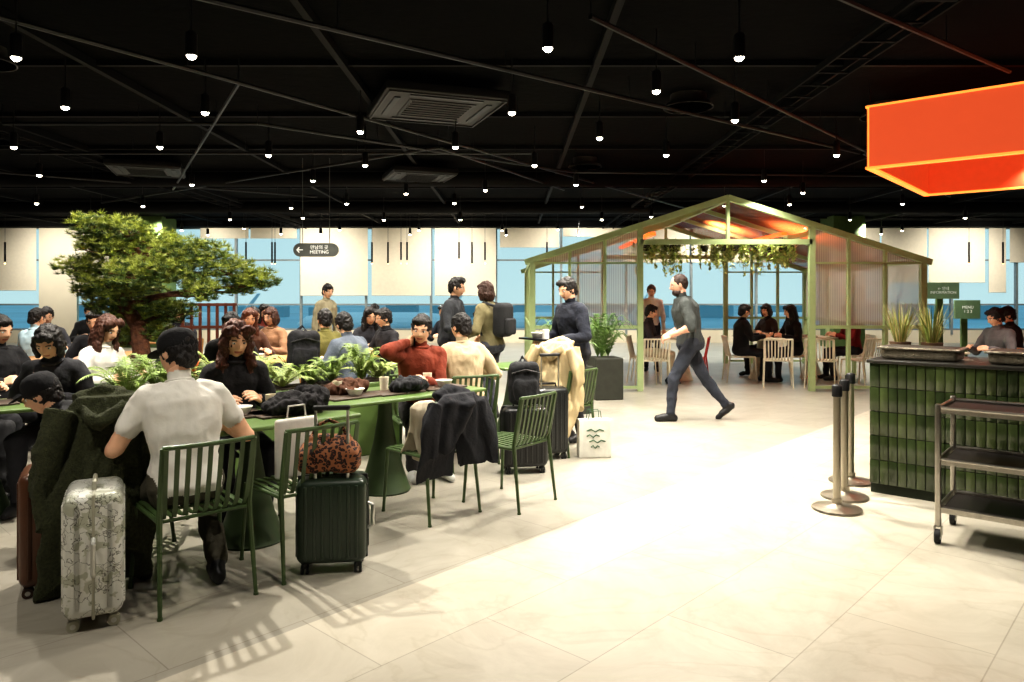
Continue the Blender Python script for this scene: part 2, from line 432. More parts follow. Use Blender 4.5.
B=[
('seated_man',-4.6,8.1,(.3,-.95),dict(top=(30,30,34))),
('seated_man',-6.0,9.1,(.2,.95),dict(top=(190,215,225))),
('seated_man',-6.5,10.2,(.5,-.8),dict(top=(60,60,66))),
('seated_woman',-3.35,9.2,(.6,-.7),dict(top=(90,60,45),hair='long',hairc=(90,50,32),fem=True)),
('seated_woman',-3.2,9.9,(-.4,-.9),dict(top=(160,120,90),hair='bob',hairc=(70,40,28),fem=True)),
('seated_man',-3.7,10.3,(.7,-.6),dict(top=(40,36,36))),
('standing_man',-3.1,12.0,(.8,-.5),dict(sit=False,top=(150,142,116),pants=(60,60,60),sc=.99)),
('seated_man',-2.15,8.5,(-.5,.85),dict(top=(110,104,52),bulk=.01)),
('seated_man',-1.62,7.6,(-.75,.5),dict(top=(96,104,116),bulk=.035,pitch=14,lean=16)),
('seated_woman',-2.0,10.1,(.5,-.85),dict(top=(40,40,46),hair='long',fem=True)),
('seated_man',-1.55,9.3,(-.7,-.7),dict(top=(34,32,36))),
('seated_man',-2.9,7.55,(.3,-.9),dict(top=(30,28,30),lean=14)),
('seated_man',-5.2,11.5,(0,-1),dict(top=(50,50,56))),
('seated_woman',-4.5,13.2,(.5,-1),dict(top=(120,50,40),hair='long',fem=True)),
('seated_man',-1.1,12.6,(-.6,-.8),dict(top=(40,44,54))),
('seated_man',-7.3,12.6,(.6,-.8),dict(top=(26,26,28))),
('seated_man',-2.6,13.6,(.2,1),dict(top=(70,74,80))),
('seated_man',-5.15,6.9,(.9,-.1),dict(top=(24,26,30),bulk=.02)),
('seated_man',2.28,12.5,(.9,-.3),dict(top=(60,56,60),pants=(190,178,150))),
('standing_man',2.75,14.4,(-.2,-1),dict(sit=False,top=(215,210,200),hairc=(70,45,30))),
('seated_man',3.98,12.7,(.97,-.1),dict(top=(22,22,25),lean=4,bulk=.02)),
('seated_woman',4.95,12.75,(-.95,-.2),dict(top=(20,20,22),hair='long',fem=True)),
('seated_woman',4.85,13.7,(-.9,-.4),dict(top=(46,40,40),hair='bob',fem=True)),
('seated_man',6.05,12.9,(-.95,.1),dict(top=(120,26,24))),
('seated_man',6.45,9.6,(-.95,-.2),dict(top=(110,112,114),pitch=20,bulk=.015)),
('seated_man',7.3,10.6,(-.9,.1),dict(top=(44,44,48))),
]
for nm,x,y,h,kw in B:
    kw.setdefault('vox',V3); kw.setdefault('pitch',10); kw.setdefault('yaw',random.uniform(-15,15))
    person(nm,x,y,h,**kw)

# ------------------------------------------------------------------ chair
G_CH=mat('green_powder_coat',(66,86,48),.42,0,.08); G_TB=mat('green_table_laminate',(92,116,62),.38,0,.06); G_DK=mat('dark_green_metal',(54,70,42),.45,0,.08)
STEEL=mat('brushed_steel',(200,200,196),.28,1,.06,30); BLACK=mat('black_plastic',(20,20,21),.45,0,.1); RUB=mat('black_rubber',(14,14,15),.7)
def chair_mesh():
    mb=MB()
    for i in range(9):
        x=-.19+.38*i/8
        mb.ribbon([(x,.235,.425),(x,.225,.447),(x,.10,.452),(x,-.12,.440),(x,-.185,.447),(x*1.02,-.212,.49),(x*1.05,-.245,.63),(x*1.07,-.275,.785)],.022,.006,0)
    mb.tube([(x,.0-.278+ .02*(x/.21)**2,.79) for x in np.linspace(-.215,.215,9)],.012,0,8)
    for sx in(-1,1):
        mb.tube([(sx*.215,-.262,.79),(sx*.215,-.232,.62),(sx*.212,-.20,.46),(sx*.225,-.255,.0)],[.012,.013,.014,.010],0,8)
        mb.tube([(sx*.21,.215,.44),(sx*.225,.245,.0)],[.014,.010],0,8)
        mb.tube([(sx*.212,-.20,.435),(sx*.21,.215,.435)],.011,0,8)
    for y in(-.19,.0,.205): mb.tube([(-.21,y,.434),(.21,y,.434)],.009,0,8)
    for sx in(-1,1):
        for y in(-.255,.245): mb.cyl((sx*.225,y,0),(sx*.225,y,.012),.013,.013,0,8)
    return mb
ch0=chair_mesh().obj('dining_chair',[G_CH],(-1.62,3.70,0),face((-.66,.75)))
def chair(x,y,h,mats=None,name='dining_chair'): return inst(ch0,name,(x,y,0),face(h),1,mats)
chair(-1.20,4.12,(-.70,.71))
chair(-.56,5.06,(-.72,.69)); chair(-.02,5.32,(-.80,.60))
chair(-2.22,4.02,(-.35,.94))
chair(-1.90,5.04,(.55,-.83)); chair(-2.36,4.6,(-.97,-.25))
chair(.48,7.05,(-.75,.66)); chair(-.43,6.6,(-.45,.89)); chair(-.79,6.27,(.35,-.94))
chair(-3.35,5.47,(.2,-.98)); chair(-3.62,6.36,(.9,-.3)); chair(-4.35,6.1,(.85,-.3)); chair(-4.27,5.35,(.8,.1))
WOODC=mat('oak_wood',(176,128,76),.5,0,.15,14); WHT=mat('cream_metal',(222,214,190),.4)
REDC=mat('red_metal',(170,40,30),.4)
for nm,x,y,h,kw in B:
    if kw.get('sit',True): 
        gh=x>1.5
        hh=unit(h); chair(x-.02*hh[0],y-.02*hh[1],h,[WHT] if gh else ([WOODC] if x<-2.5 else None))
chair(3.05,12.3,(-.9,.3),[REDC]); chair(4.35,11.95,(.3,.95),[WHT]); chair(5.05,11.9,(.5,.85),[WHT]); chair(5.75,12.0,(-.4,.9),[WHT]); chair(-1.0,7.6,(-.6,.75),[G_CH]); chair(.25,8.3,(-.7,.7))
chair(2.3,11.95,(-.1,1),[WHT])
# ------------------------------------------------------------------ tables
def table(x,y,ang,L=1.2,W=.7,m=None,n='dining_table',top=.75):
    mb=MB(); mb.rbox((0,0,top-.014),(L,W,.028),.012,0)
    mb.rbox((0,0,top-.037),(L*.5,W*.5,.018),.006,1)
    for cx in ((-L*.28,L*.28) if L>1.5 else (0,)):
        mb.lathe((cx,0,0),[(.195,0),(.20,.012),(.19,.03),(.145,.16),(.09,.36),(.055,.56),(.045,top-.04)],1,32)
    return mb.obj(n,[m or G_TB,m or G_DK],(x,y,0),ang)
A0=math.radians(45)
table(-1.60,4.47,A0,1.15,.68)
table(-.98,5.62,A0,1.5,.70)
table(-3.62,4.95,A0-.2,.9,.66)
table(-.85,7.15,A0+.9,.9,.6)
table(-3.0,8.5,A0,1.2,.7,WOODC); table(-5.3,9.1,A0,1.4,.7,WOODC); table(-1.9,9.3,A0,.7,.6,WOODC); table(-3.4,12.9,A0,1.2,.7,WOODC); table(-6.3,11.4,A0,1.2,.7,WOODC)
table(-4.3,7.3,A0,.8,.6,WOODC); table(-2.35,7.0,A0,.7,.55)
table(4.45,13.1,0,.62,1.3,WHT); table(5.45,13.3,0,.6,.9,WHT); table(3.0,12.9,0,.6,.8,WHT); table(5.7,9.9,0,.6,.7,WHT); table(.0,7.9,A0,.7,.5)
tw=MB()
for x,y in((-1.72,4.5),(-1.45,4.62),(-.9,5.6),(-.6,5.9),(-1.2,5.35),(-3.6,4.95),(4.45,13.1),(-3.0,8.5)):
    tw.rbox((x,y,.758),(.40,.28,.014),.006,1,Rz(A0)); tw.lathe((x+.05,y,.765),[(.04,0),(.07,.05),(.066,.05),(.035,.008)],0,18); tw.lathe((x-.09,y+.05,.765),[(.03,0),(.037,.10),(.033,.10),(.028,.005)],2,16)
tw.obj('food_tray_set',[mat('white_ceramic',(235,232,225),.25),mat('tray_plastic',(70,56,44),.5),mat('paper_cup',(225,215,190),.6)])

# ------------------------------------------------------------------ luggage
def suitcase(x,y,rz,w,d,h,col,col2=None,ribs=True,tele=0,name='suitcase',m=None):
    mb=MB(); z0=.055
    mb.rbox((0,0,z0+h/2),(w,d,h),.045,0,None,4)
    mb.rbox((0,0,z0+h/2),(w+.006,.014,h+.006),.006,1,None,2)
    if ribs:
        n=7
        for k in range(n):
            x_=-w*.36+w*.72*k/(n-1)
            for sy in(-1,1): mb.rbox((x_,sy*(d/2),z0+h/2),(.018,.012,h*.86),.005,0)
        for k in range(3):
            for sx in(-1,1):
                for yy in(-d*.27,d*.27): mb.rbox((sx*w/2,yy,z0+h/2),(.010,.018,h*.84),.004,0)
    for sx in(-1,1):
        for sy in(-1,1):
            cx,cy=sx*(w/2-.045),sy*(d/2-.04)
            mb.cyl((cx,cy,.06),(cx,cy,.09),.022,.03,1,12)
            mb.box((cx,cy,.05),(.02,.035,.03),1)
            for q in(-.013,.013): mb.cyl((cx+q-.007,cy,.026),(cx+q+.007,cy,.026),.026,.026,1,18); mb.cyl((cx+q*1.65,cy,.026),(cx+q*1.6+.001,cy,.026),.012,.012,2,12)
    mb.tube([(-.09,0,z0+h),(-.085,0,z0+h+.03),(.085,0,z0+h+.03),(.09,0,z0+h)],.010,1,8)
    mb.tube([(w/2,0,z0+h*.35),(w/2+.03,0,z0+h*.38),(w/2+.03,0,z0+h*.62),(w/2,0,z0+h*.65)],.010,2,8)
    if tele:
        for sx in(-1,1): mb.tube([(sx*.085,-d*.3,z0+h-.02),(sx*.085,-d*.3,z0+h+tele)],.008,2,8)
        mb.rbox((0,-d*.3,z0+h+tele),(.20,.03,.028),.012,1)
    return mb.obj(name,[m or mat('suitcase_shell',col,.33,0,.08),mat('suitcase_trim',col2 or (22,22,22),.5),STEEL],(x,y,0),rz,angle=35)
def sticker_mat():
    m=bpy.data.materials.new('printed_suitcase_shell');m.use_nodes=True;nt=m.node_tree;b=nt.nodes['Principled BSDF']
    tc=nt.nodes.new('ShaderNodeTexCoord');v=nt.nodes.new('ShaderNodeTexVoronoi');v.feature='DISTANCE_TO_EDGE';v.inputs['Scale'].default_value=9
    n=nt.nodes.new('ShaderNodeTexNoise');n.inputs['Scale'].default_value=14;n.inputs['Detail'].default_value=6
    ad=nt.nodes.new('ShaderNodeMixRGB');ad.blend_type='ADD';ad.inputs[0].default_value=.25
    nt.links.new(tc.outputs['Object'],n.inputs[0]);nt.links.new(tc.outputs['Object'],ad.inputs[1]);nt.links.new(n.outputs['Color'],ad.inputs[2]);nt.links.new(ad.outputs[0],v.inputs['Vector'])
    r=nt.nodes.new('ShaderNodeValToRGB');r.color_ramp.elements[0].position=.012;r.color_ramp.elements[0].color=lin((120,120,110));r.color_ramp.elements[1].position=.03;r.color_ramp.elements[1].color=lin((226,226,218))
    r2=nt.nodes.new('ShaderNodeValToRGB');r2.color_ramp.elements[0].position=.52;r2.color_ramp.elements[1].position=.54
    e=r2.color_ramp.elements; e[0].color=(1,1,1,1); e[1].color=lin((212,214,200))
    mx=nt.nodes.new('ShaderNodeMixRGB');mx.blend_type='MULTIPLY';mx.inputs[0].default_value=1
    nt.links.new(v.outputs['Distance'],r.inputs[0]);nt.links.new(n.outputs[0],r2.inputs[0]);nt.links.new(r.outputs[0],mx.inputs[1]);nt.links.new(r2.outputs[0],mx.inputs[2]);nt.links.new(mx.outputs[0],b.inputs['Base Color'])
    b.inputs['Roughness'].default_value=.3;b.inputs['Coat Weight'].default_value=.4
    return m
suitcase(-1.96,3.43,math.radians(-62),.40,.24,.55,(220,220,205),(170,168,150),m=sticker_mat(),ribs=True)
suitcase(-2.40,3.76,math.radians(-60),.34,.22,.56,(92,58,38),(60,40,26))
suitcase(-.985,4.02,math.radians(8),.37,.24,.455,(40,54,40),(18,22,18),tele=.38)
suitcase(.10,6.22,math.radians(10),.38,.24,.50,(24,25,27))
suitcase(.32,6.72,math.radians(20),.36,.24,.60,(34,36,36),tele=.3)
def leopard():
    m=bpy.data.materials.new('leopard_print');m.use_nodes=True;nt=m.node_tree;b=nt.nodes['Principled BSDF']
    tc=nt.nodes.new('ShaderNodeTexCoord');n=nt.nodes.new('ShaderNodeTexNoise');n.inputs['Scale'].default_value=30
    ad=nt.nodes.new('ShaderNodeMixRGB');ad.blend_type='ADD';ad.inputs[0].default_value=.03
    v=nt.nodes.new('ShaderNodeTexVoronoi');v.inputs['Scale'].default_value=46
    nt.links.new(tc.outputs['Object'],n.inputs[0]);nt.links.new(tc.outputs['Object'],ad.inputs[1]);nt.links.new(n.outputs['Color'],ad.inputs[2]);nt.links.new(ad.outputs[0],v.inputs['Vector'])
    r=nt.nodes.new('ShaderNodeValToRGB');e=r.color_ramp.elements;e[0].position=.0;e[0].color=lin((110,54,32));e[1].position=.18;e[1].color=lin((34,16,12))
    x=e.new(.42);x.color=lin((34,16,12));x=e.new(.5);x.color=lin((146,94,60))
    r.color_ramp.interpolation='CONSTANT'
    nt.links.new(v.outputs['Distance'],r.inputs[0]);nt.links.new(r.outputs[0],b.inputs['Base Color']);b.inputs['Roughness'].default_value=.8
    return m
mb=MB(); mb.sph((0,0,.095),(.17,.10,.10),0,24,16); mb.rbox((0,0,.07),(.32,.17,.13),.04,0); mb.rbox((0,0,.16),(.24,.08,.08),.03,0); V,F=remesh(mb,.008,4,.012,10,3,1); V[:,2]=np.maximum(V[:,2],0)
mb=MB().add(V,F,0); mb.tube([(-.10,0,.17),(-.07,0,.25),(0,0,.28),(.07,0,.25),(.10,0,.17)],.010,0,8)
mb.obj('leopard_print_handbag',[leopard()],(-1.0,4.0,.535),.1)
mb=MB(); 
mb.rbox((0,0,.175),(.30,.12,.35),.008,0)
for sy in(-1,1): mb.tube([(-.06,sy*.05,.35),(-.05,sy*.05,.43),(.05,sy*.05,.43),(.06,sy*.05,.35)],.004,1,6)
for k,(xx,zz,ww) in enumerate(((0,.25,.16),(-.02,.20,.12),(.02,.15,.15),(0,.10,.08))): mb.tube([(xx-ww/2,-.0625,zz),(xx-ww/4,-.0625,zz+.015),(xx,-.0625,zz-.01),(xx+ww/4,-.0625,zz+.012),(xx+ww/2,-.0625,zz)],.006,1,6)
mb.obj('paper_shopping_bag',[mat('white_paper',(214,212,202),.6),mat('green_print_ink',(50,90,60),.6)],(.76,6.78,0),.1)
def coat(name,x,y,rz,w,d,z0,z1,col,seed=0,fur=0,sleeves=True,top=.85,hem=.08):
    mb=MB(); secs=[]
    n=9
    for i in range(n):
        t=i/(n-1); z=z1-(z1-z0)*t
        ww=w*(top+.15*math.sin(t*2.2)+.12*t)*.5*(.72 if i==0 else 1); dd=d*(.35 if i==0 else .55+.55*t)*.5
        secs.append(((.02*math.sin(seed+4*t),.03*math.sin(seed*2+3*t),z),(ww,0,0),(0,-dd,0)))
    mb.loft(secs,0,32)
    if sleeves:
        for sx in(-1,1): mb.tube([(sx*w*.40,-d*.1,z1-.05),(sx*w*.54,-d*.2,z1-.22),(sx*w*.56,-d*.15,z1-.42),(sx*w*.5,-d*.2,max(z0+.02,z1-.56))],[.06,.062,.055,.045],0,12)
        mb.tube([(-w*.3,d*.25,z1-.02),(0,d*.35,z1+.02),(w*.3,d*.25,z1-.02)],[.035,.04,.035],0,12)
        mb.tube([(-w*.25,-d*.3,z1-.04),(0,-d*.42,z1-.12),(w*.25,-d*.3,z1-.03)],[.03,.045,.03],0,12)
    V,F=remesh(mb,.010,2)
    off=seed*5
    ang=np.arctan2(V[:,1]*w/d,V[:,0]); t=(z1-V[:,2])/(z1-z0)
    k=1+.16*np.clip(t,0,1)*np.sin(ang*5+seed+3*t)+.08*np.sin(ang*11+seed*2+4*t)
    V[:,0]*=1+(k-1)*.5;V[:,1]*=k
    V[:,2]-=hem*np.clip(t,0,1)*np.sin(ang*2.0+seed)+hem*.5*np.clip(t,0,1)*np.sin(ang*5+seed*3)
    for i,v in enumerate(V):
        nn=noise.noise(Vector((v[0]*9+off,v[1]*9,v[2]*5)))*.035+noise.noise(Vector((v[0]*22+off,v[1]*22,v[2]*12)))*.012+(noise.noise(Vector(v*60))*.007 if fur else 0)
        r=unit((v[0],v[1],0.0)); V[i]+=r*nn
    m=cloth(col) if not fur else mat('fleece_fabric',col,.95,0,.35,70,.8,140)
    V[:,2]=np.maximum(V[:,2],.004)
    return MB().add(V,F,0).obj(name,[m],(x,y,0),rz,angle=80)
coat('fleece_coat',-2.10,3.74,math.radians(25),.44,.30,.12,.98,(62,66,42),1,fur=1)
coat('draped_jacket',-.38,4.90,A0,.46,.18,.44,.84,(27,28,34),2,hem=.10)
coat('draped_jacket',-.60,4.96,A0+.2,.26,.22,.46,.78,(180,170,148),5,sleeves=False)
coat('cream_coat',.42,6.92,math.radians(-30),.46,.30,.34,1.05,(190,172,134),4,hem=.12)
def pack(name,x,y,z,rz,s,col):
    mb=MB(); mb.rbox((0,0,.24*s),(.34*s,.2*s,.48*s),.08*s,0,None,4); mb.rbox((0,-.11*s,.17*s),(.26*s,.08*s,.24*s),.03*s,0)
    mb.tube([(-.05*s,.05,.47*s),(0,.05,.53*s),(.05*s,.05,.47*s)],.012,0,8)
    V,F=remesh(mb,.012,2,.012,10,1,1)
    m=MB().add(V,F,0)
    m.tube([(-.16*s,-.105*s,.36*s),(0,-.115*s,.40*s),(.16*s,-.105*s,.36*s)],.006,1,6)
    for sx in(-1,1): m.tube([(sx*.1*s,.09*s,.44*s),(sx*.12*s,.17*s,.3*s),(sx*.1*s,.09*s,.06*s)],.018,1,8)
    return m.obj(name,[cloth(col),BLACK],(x,y,z),rz)
pack('backpack',.10,6.20,.575,.2,.75,(26,27,30))
pack('backpack',-2.0,7.0,.75,.5,.85,(30,30,34))
def blob(name,x,y,z,rz,parts,col,amp=.03):
    mb=MB()
    for c,r in parts: mb.sph(c,r,0,18,12)
    V,F=remesh(mb,.008,2,amp,16,x*3,1); V[:,2]=np.maximum(V[:,2],0); MB().add(V,F,0).obj(name,[cloth(col)],(x,y,z),rz,angle=80)
blob('folded_jacket',-1.36,4.62,.757,A0,[((0,0,.06),(.20,.13,.07)),((.1,.03,.09),(.12,.10,.06)),((-.12,0,.05),(.10,.09,.05))],(26,24,26))
blob('folded_scarf',-1.25,5.45,.757,.4,[((0,0,.05),(.14,.09,.06)),((.08,.03,.05),(.1,.07,.05))],(84,52,34))
blob('crumpled_jacket',-.80,5.62,.757,.9,[((0,0,.05),(.16,.10,.06)),((.1,.03,.04),(.1,.09,.05))],(30,30,34))
mb=MB(); mb.rbox((0,0,.17),(.26,.05,.34),.02,0); mb.tube([(-.06,0,.33),(-.05,0,.41),(.05,0,.41),(.06,0,.33)],.006,0,6); mb.obj('white_tote_bag',[cloth((205,202,194))],(-1.24,4.20,.455),A0)

# ------------------------------------------------------------------ plants
def leafmat(c,n='leaf_green'): return mat(n,c,.5,0,.35,8)
def fern(mb,c,R=.35,n=16,m=0,H=.3):
    for i in range(n):
        a=2*math.pi*i/n+random.uniform(-.2,.2); L=R*random.uniform(.75,1.25); hh=H*random.uniform(.6,1.3); K=13
        pts=[]
        for k in range(K+1):
            t=k/K; r=L*t; z=hh*math.sin(t*2.2)*1.1
            pts.append(np.array((c[0]+r*math.cos(a),c[1]+r*math.sin(a),c[2]+z)))
        mb.tube(pts,[.004]*K+[.001],m,4)
        sd=np.array((-math.sin(a),math.cos(a),0))
        for k in range(1,K):
            t=k/K; w=.07*math.sin(math.pi*min(1,t*.9+.12))*R/.35; d=unit(pts[k+1]-pts[k-1])
            for s_ in(-1,1):
                p=pts[k]; tip=p+sd*s_*w+d*.03-np.array((0,0,.012)); 
                mb.add([p-d*.007,p+d*.008,tip+d*.004],[(0,1,2)],m)
                mb.add([p+d*.009,p+d*.022,tip+d*.024],[(0,1,2)],m)
PL=MB()
p0=np.array((-3.0,5.55,0)); p1=np.array((-1.20,7.2,0)); mid=(p0+p1)/2; Lp=np.linalg.norm(p1-p0)
PL.rbox((mid[0],mid[1],.34),(Lp,.36,.68),.015,1,Rz(math.atan2(p1[1]-p0[1],p1[0]-p0[0])))
PL.box((mid[0],mid[1],.675),(Lp-.06,.30,.03),2,Rz(math.atan2(p1[1]-p0[1],p1[0]-p0[0])))
for t in np.linspace(.04,.97,10):
    p=p0+(p1-p0)*t; fern(PL,(p[0]+random.uniform(-.06,.06),p[1],.68),random.uniform(.24,.38),18,0 if random.random()<.6 else 3,random.uniform(.14,.30))
PL.obj('fern_planter',[leafmat((112,134,60)),G_TB,mat('potting_soil',(50,36,26),.95),leafmat((154,168,98))],smooth=False)
PL=MB(); PL.rbox((0,0,.3),(.42,.42,.6),.02,1)
for k in range(3): fern(PL,(random.uniform(-.1,.1),random.uniform(-.1,.1),.6),.34,18,0,.45)
o=PL.obj('potted_fern',[leafmat((90,122,54)),mat('planter_dark',(50,52,44),.6)],(1.35,10.6,0),.2,smooth=False)
inst(o,'potted_fern',(.75,9.3,0),.6)
T=MB(); tx,ty=-3.60,7.0
T.rbox((tx,ty,.22),(.9,.9,.44),.03,2); T.box((tx,ty,.44),(.82,.82,.03),3)
trunk=[(0,0,.42),(-.06,.02,.65),(.05,0,.95),(.0,.03,1.2),(-.12,.0,1.42),(-.05,-.05,1.65),(.05,0,1.85),(-.05,0,2.05)]
T.tube([(tx+a,ty+b,c) for a,b,c in trunk],[.12,.10,.085,.075,.065,.05,.04,.02],0,12)
pads=[(-.36,2.14,.24),(-.12,2.12,.24),(.12,2.02,.24),(-.48,1.98,.22),(-.2,1.92,.30),(.42,1.92,.27),(.68,1.88,.26),(.35,1.76,.28),(.95,1.74,.24),(1.2,1.64,.20),(.62,1.70,.26),(.95,1.58,.18),(-.48,1.76,.22),(-.5,1.55,.20),(-.25,1.62,.28),(.05,1.46,.29),(.28,1.34,.22),(-.12,1.26,.26),(-.3,1.42,.22),(.72,1.54,.2),(.12,1.70,.28),(.08,1.16,.20),(-.2,1.08,.16)]
def needles(mb,c,rad,n,m):
    d=rng.normal(size=(n,3)); d[:,2]=np.abs(d[:,2])*.9+.05; d/=np.linalg.norm(d,axis=1)[:,None]
    sdv=np.cross(d,rng.normal(size=(n,3))); sdv/=np.linalg.norm(sdv,axis=1)[:,None]
    L=rad*rng.uniform(.7,1.15,n)[:,None]
    A=np.array(c)-sdv*.0032; Bv=np.array(c)+sdv*.0032; Cc=np.array(c)+d*L
    V=np.stack([A,Bv,Cc],1).reshape(-1,3); mb.add(V,[(3*i,3*i+1,3*i+2) for i in range(n)],m)
for dx,z,r in pads:
    dy=random.uniform(-.3,.3); c=np.array((tx+dx,ty+dy,z))
    tp=min(trunk,key=lambda q:abs(q[2]-(z-.12)-0)+abs(q[0]-dx)*.1)
    s0=np.array((tx+tp[0],ty+tp[1],tp[2]))
    T.tube([s0,(s0+c)/2+np.array((0,0,.02)),c-np.array((0,0,.05))],[.032,.02,.010],0,8)
    for k in range(int(760*r)):
        q=rng.normal(size=3); q/=np.linalg.norm(q); q*=random.random()**.4
        p=c+q*np.array((r*1.0,r*1.0,r*.58))
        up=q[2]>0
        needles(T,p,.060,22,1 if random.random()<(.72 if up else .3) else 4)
    for k in range(5):
        an=random.uniform(0,6.28); T.tube([c-np.array((0,0,.05)),c+np.array((math.cos(an)*r*.8,math.sin(an)*r*.8,0))],[.01,.004],0,5)
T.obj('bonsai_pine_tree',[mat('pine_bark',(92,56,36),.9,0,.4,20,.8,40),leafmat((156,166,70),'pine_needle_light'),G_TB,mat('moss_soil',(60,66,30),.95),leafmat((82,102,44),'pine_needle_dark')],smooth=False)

# ------------------------------------------------------------------ greenhouse
FR=mat('sage_green_frame',(172,192,138),.45,0,.05)
GH=MB(); Xl,Xr,Xm=.32,6.42,3.37; EZ,AZ=2.03,3.0
def rz_at(x): return AZ-(AZ-EZ)*abs(x-Xm)/(Xr-Xm)
def beam(a,b,w=.06,d=.08,m=0):
    a=np.array(a,float);b=np.array(b,float); dd=unit(b-a); sv=np.array((0,1,0.)) if abs(dd[1])<.9 else np.array((1,0,0.))
    GH.ribbon([a,b],w,d,m,side=sv)
Y0,Y1=11.4,16.0
for Y in(Y0,Y1):
    for x in(.32,.90,1.45,2.0,4.68,5.25,5.82,6.42):
        w=.09 if x in(.32,2.0,4.68,6.42) else .045
        GH.box((x,Y,rz_at(x)/2-.01),(w,.08,rz_at(x)-.02))
    beam((Xl-.12,Y,EZ-.02),(Xm,Y,AZ+.02),.10,.09);beam((Xr+.12,Y,EZ-.02),(Xm,Y,AZ+.02),.10,.09)
    GH.box(((2.0+4.68)/2,Y,2.33),(2.68,.08,.08))
    GH.box((Xm,Y,2.66),(.05,.06,.64))
    for a,b in((.32,2.0),(4.68,6.42)):
        GH.box(((a+b)/2,Y,1.0),(b-a,.07,.05)); GH.box(((a+b)/2,Y,.06),(b-a,.06,.04))
        GH.box(((a+b)/2,Y,2.0),(b-a,.05,.03))
for Y in(12.9,14.45):
    beam((Xl,Y,EZ),(Xm,Y,AZ),.06,.07);beam((Xr,Y,EZ),(Xm,Y,AZ),.06,.07)
for x,z in((Xl,EZ),(Xr,EZ),(Xm,AZ),((Xl+Xm)/2,(EZ+AZ)/2),((Xr+Xm)/2,(EZ+AZ)/2)):
    GH.box((x,(Y0+Y1)/2,z),(.07,Y1-Y0,.07))
for x in(Xl,Xr):
    for Y in(12.55,13.7,14.85): GH.box((x,Y,EZ/2),(.06,.06,EZ))
    GH.box((x,13.7,1.0),(.05,4.6,.05))
def gp(x0,x1,Y,z0):
    GH.add([(x0,Y,z0),(x1,Y,z0),(x1,Y,rz_at(x1)-.04),(x0,Y,rz_at(x0)-.04)],[(0,1,2,3)],1)
for a,b in((1.45,2.0),(4.68,5.25),(5.25,5.82),(.90,1.45)): gp(a+.03,b-.03,Y0,1.0)
gp(.35,.88,Y0,2.0); gp(5.85,6.38,Y0,2.0)
GH.add([(Xr,11.45,1),(Xr,15.95,1),(Xr,15.95,2),(Xr,11.45,2)],[(0,1,2,3)],1)
GH.add([(Xl,Y0,EZ+.05),(Xl,Y1,EZ+.05),(Xm,Y1,AZ+.05),(Xm,Y0,AZ+.05)],[(0,1,2,3)],2)  # roof tint paints in the orange reflection of the light box
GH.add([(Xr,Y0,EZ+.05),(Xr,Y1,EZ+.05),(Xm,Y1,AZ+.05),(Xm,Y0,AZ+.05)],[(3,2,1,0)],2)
for x in(2.3,4.44): GH.box((x,13.7,2.5),(.08,3.6,.05),3)  # added glowing bars for the reflected orange glow, not real heaters
def panelmat(name,c,tr,wave=True):
    m=bpy.data.materials.new(name);m.use_nodes=True;nt=m.node_tree;b=nt.nodes['Principled BSDF'];out=nt.nodes['Material Output']
    b.inputs['Base Color'].default_value=lin(c);b.inputs['Roughness'].default_value=.25
    tl=nt.nodes.new('ShaderNodeBsdfTranslucent');tl.inputs[0].default_value=lin(c)
    mx0=nt.nodes.new('ShaderNodeMixShader');mx0.inputs[0].default_value=.5;nt.links.new(b.outputs[0],mx0.inputs[1]);nt.links.new(tl.outputs[0],mx0.inputs[2])
    t=nt.nodes.new('ShaderNodeBsdfTransparent');mx=nt.nodes.new('ShaderNodeMixShader')
    if wave:
        tc=nt.nodes.new('ShaderNodeTexCoord');w=nt.nodes.new('ShaderNodeTexWave');w.inputs['Scale'].default_value=9
        nt.links.new(tc.outputs['Object'],w.inputs[0]);bp=nt.nodes.new('ShaderNodeBump');bp.inputs['Strength'].default_value=.6
        nt.links.new(w.outputs['Fac'],bp.inputs['Height']);nt.links.new(bp.outputs[0],b.inputs['Normal'])
        mr=nt.nodes.new('ShaderNodeMapRange');mr.inputs[3].default_value=tr-.12;mr.inputs[4].default_value=tr+.12
        nt.links.new(w.outputs['Fac'],mr.inputs[0]);nt.links.new(mr.outputs[0],mx.inputs[0])
    else: mx.inputs[0].default_value=tr
    nt.links.new(mx0.outputs[0],mx.inputs[1]);nt.links.new(t.outputs[0],mx.inputs[2]);nt.links.new(mx.outputs[0],out.inputs[0])
    return m
GH.obj('greenhouse_pavilion',[FR,panelmat('fluted_glass',(206,200,188),.36),panelmat('roof_panel_painted_reflection',(176,84,40),.18,True),mat('added_roof_glow',(230,90,40),.4,0,0,emit=(255,90,30),es=2.5)],angle=30)
HV=MB()
for i in range(15):
    x=2.12+2.4*i/14+random.uniform(-.05,.05)
    if i in(4,5,11): continue
    y=11.55+random.uniform(0,.3)
    HV.lathe((x,y,2.20),[(.05,0),(.075,.08),(.08,.10)],1,12); HV.cyl((x,y,2.28),(x,y,2.42),.004,.004,1,6)
    L=random.uniform(.2,.5)
    for k in range(13):
        a=random.uniform(0,6.28); r=random.uniform(.06,.18)
        pts=[np.array((x,y,2.3)),np.array((x+r*math.cos(a),y+r*math.sin(a),2.3)),np.array((x+r*1.2*math.cos(a),y+r*1.2*math.sin(a),2.3-L*random.uniform(.5,1.1)))]
        HV.tube(pts,.003,0,4)
        for q in range(15):
            t=q/14; p=pts[1]+(pts[2]-pts[1])*t; d=unit(rng.normal(size=3)); s_=unit(np.cross(d,(0,0,1)))*.024
            HV.add([p,p+d*.04+s_,p+d*.09,p+d*.04-s_],[(0,1,2,3)],0 if q%2 else 2)
HV.obj('hanging_vine_baskets',[leafmat((160,182,92)),mat('basket_dark',(60,58,40),.7),leafmat((214,216,142))],smooth=False)

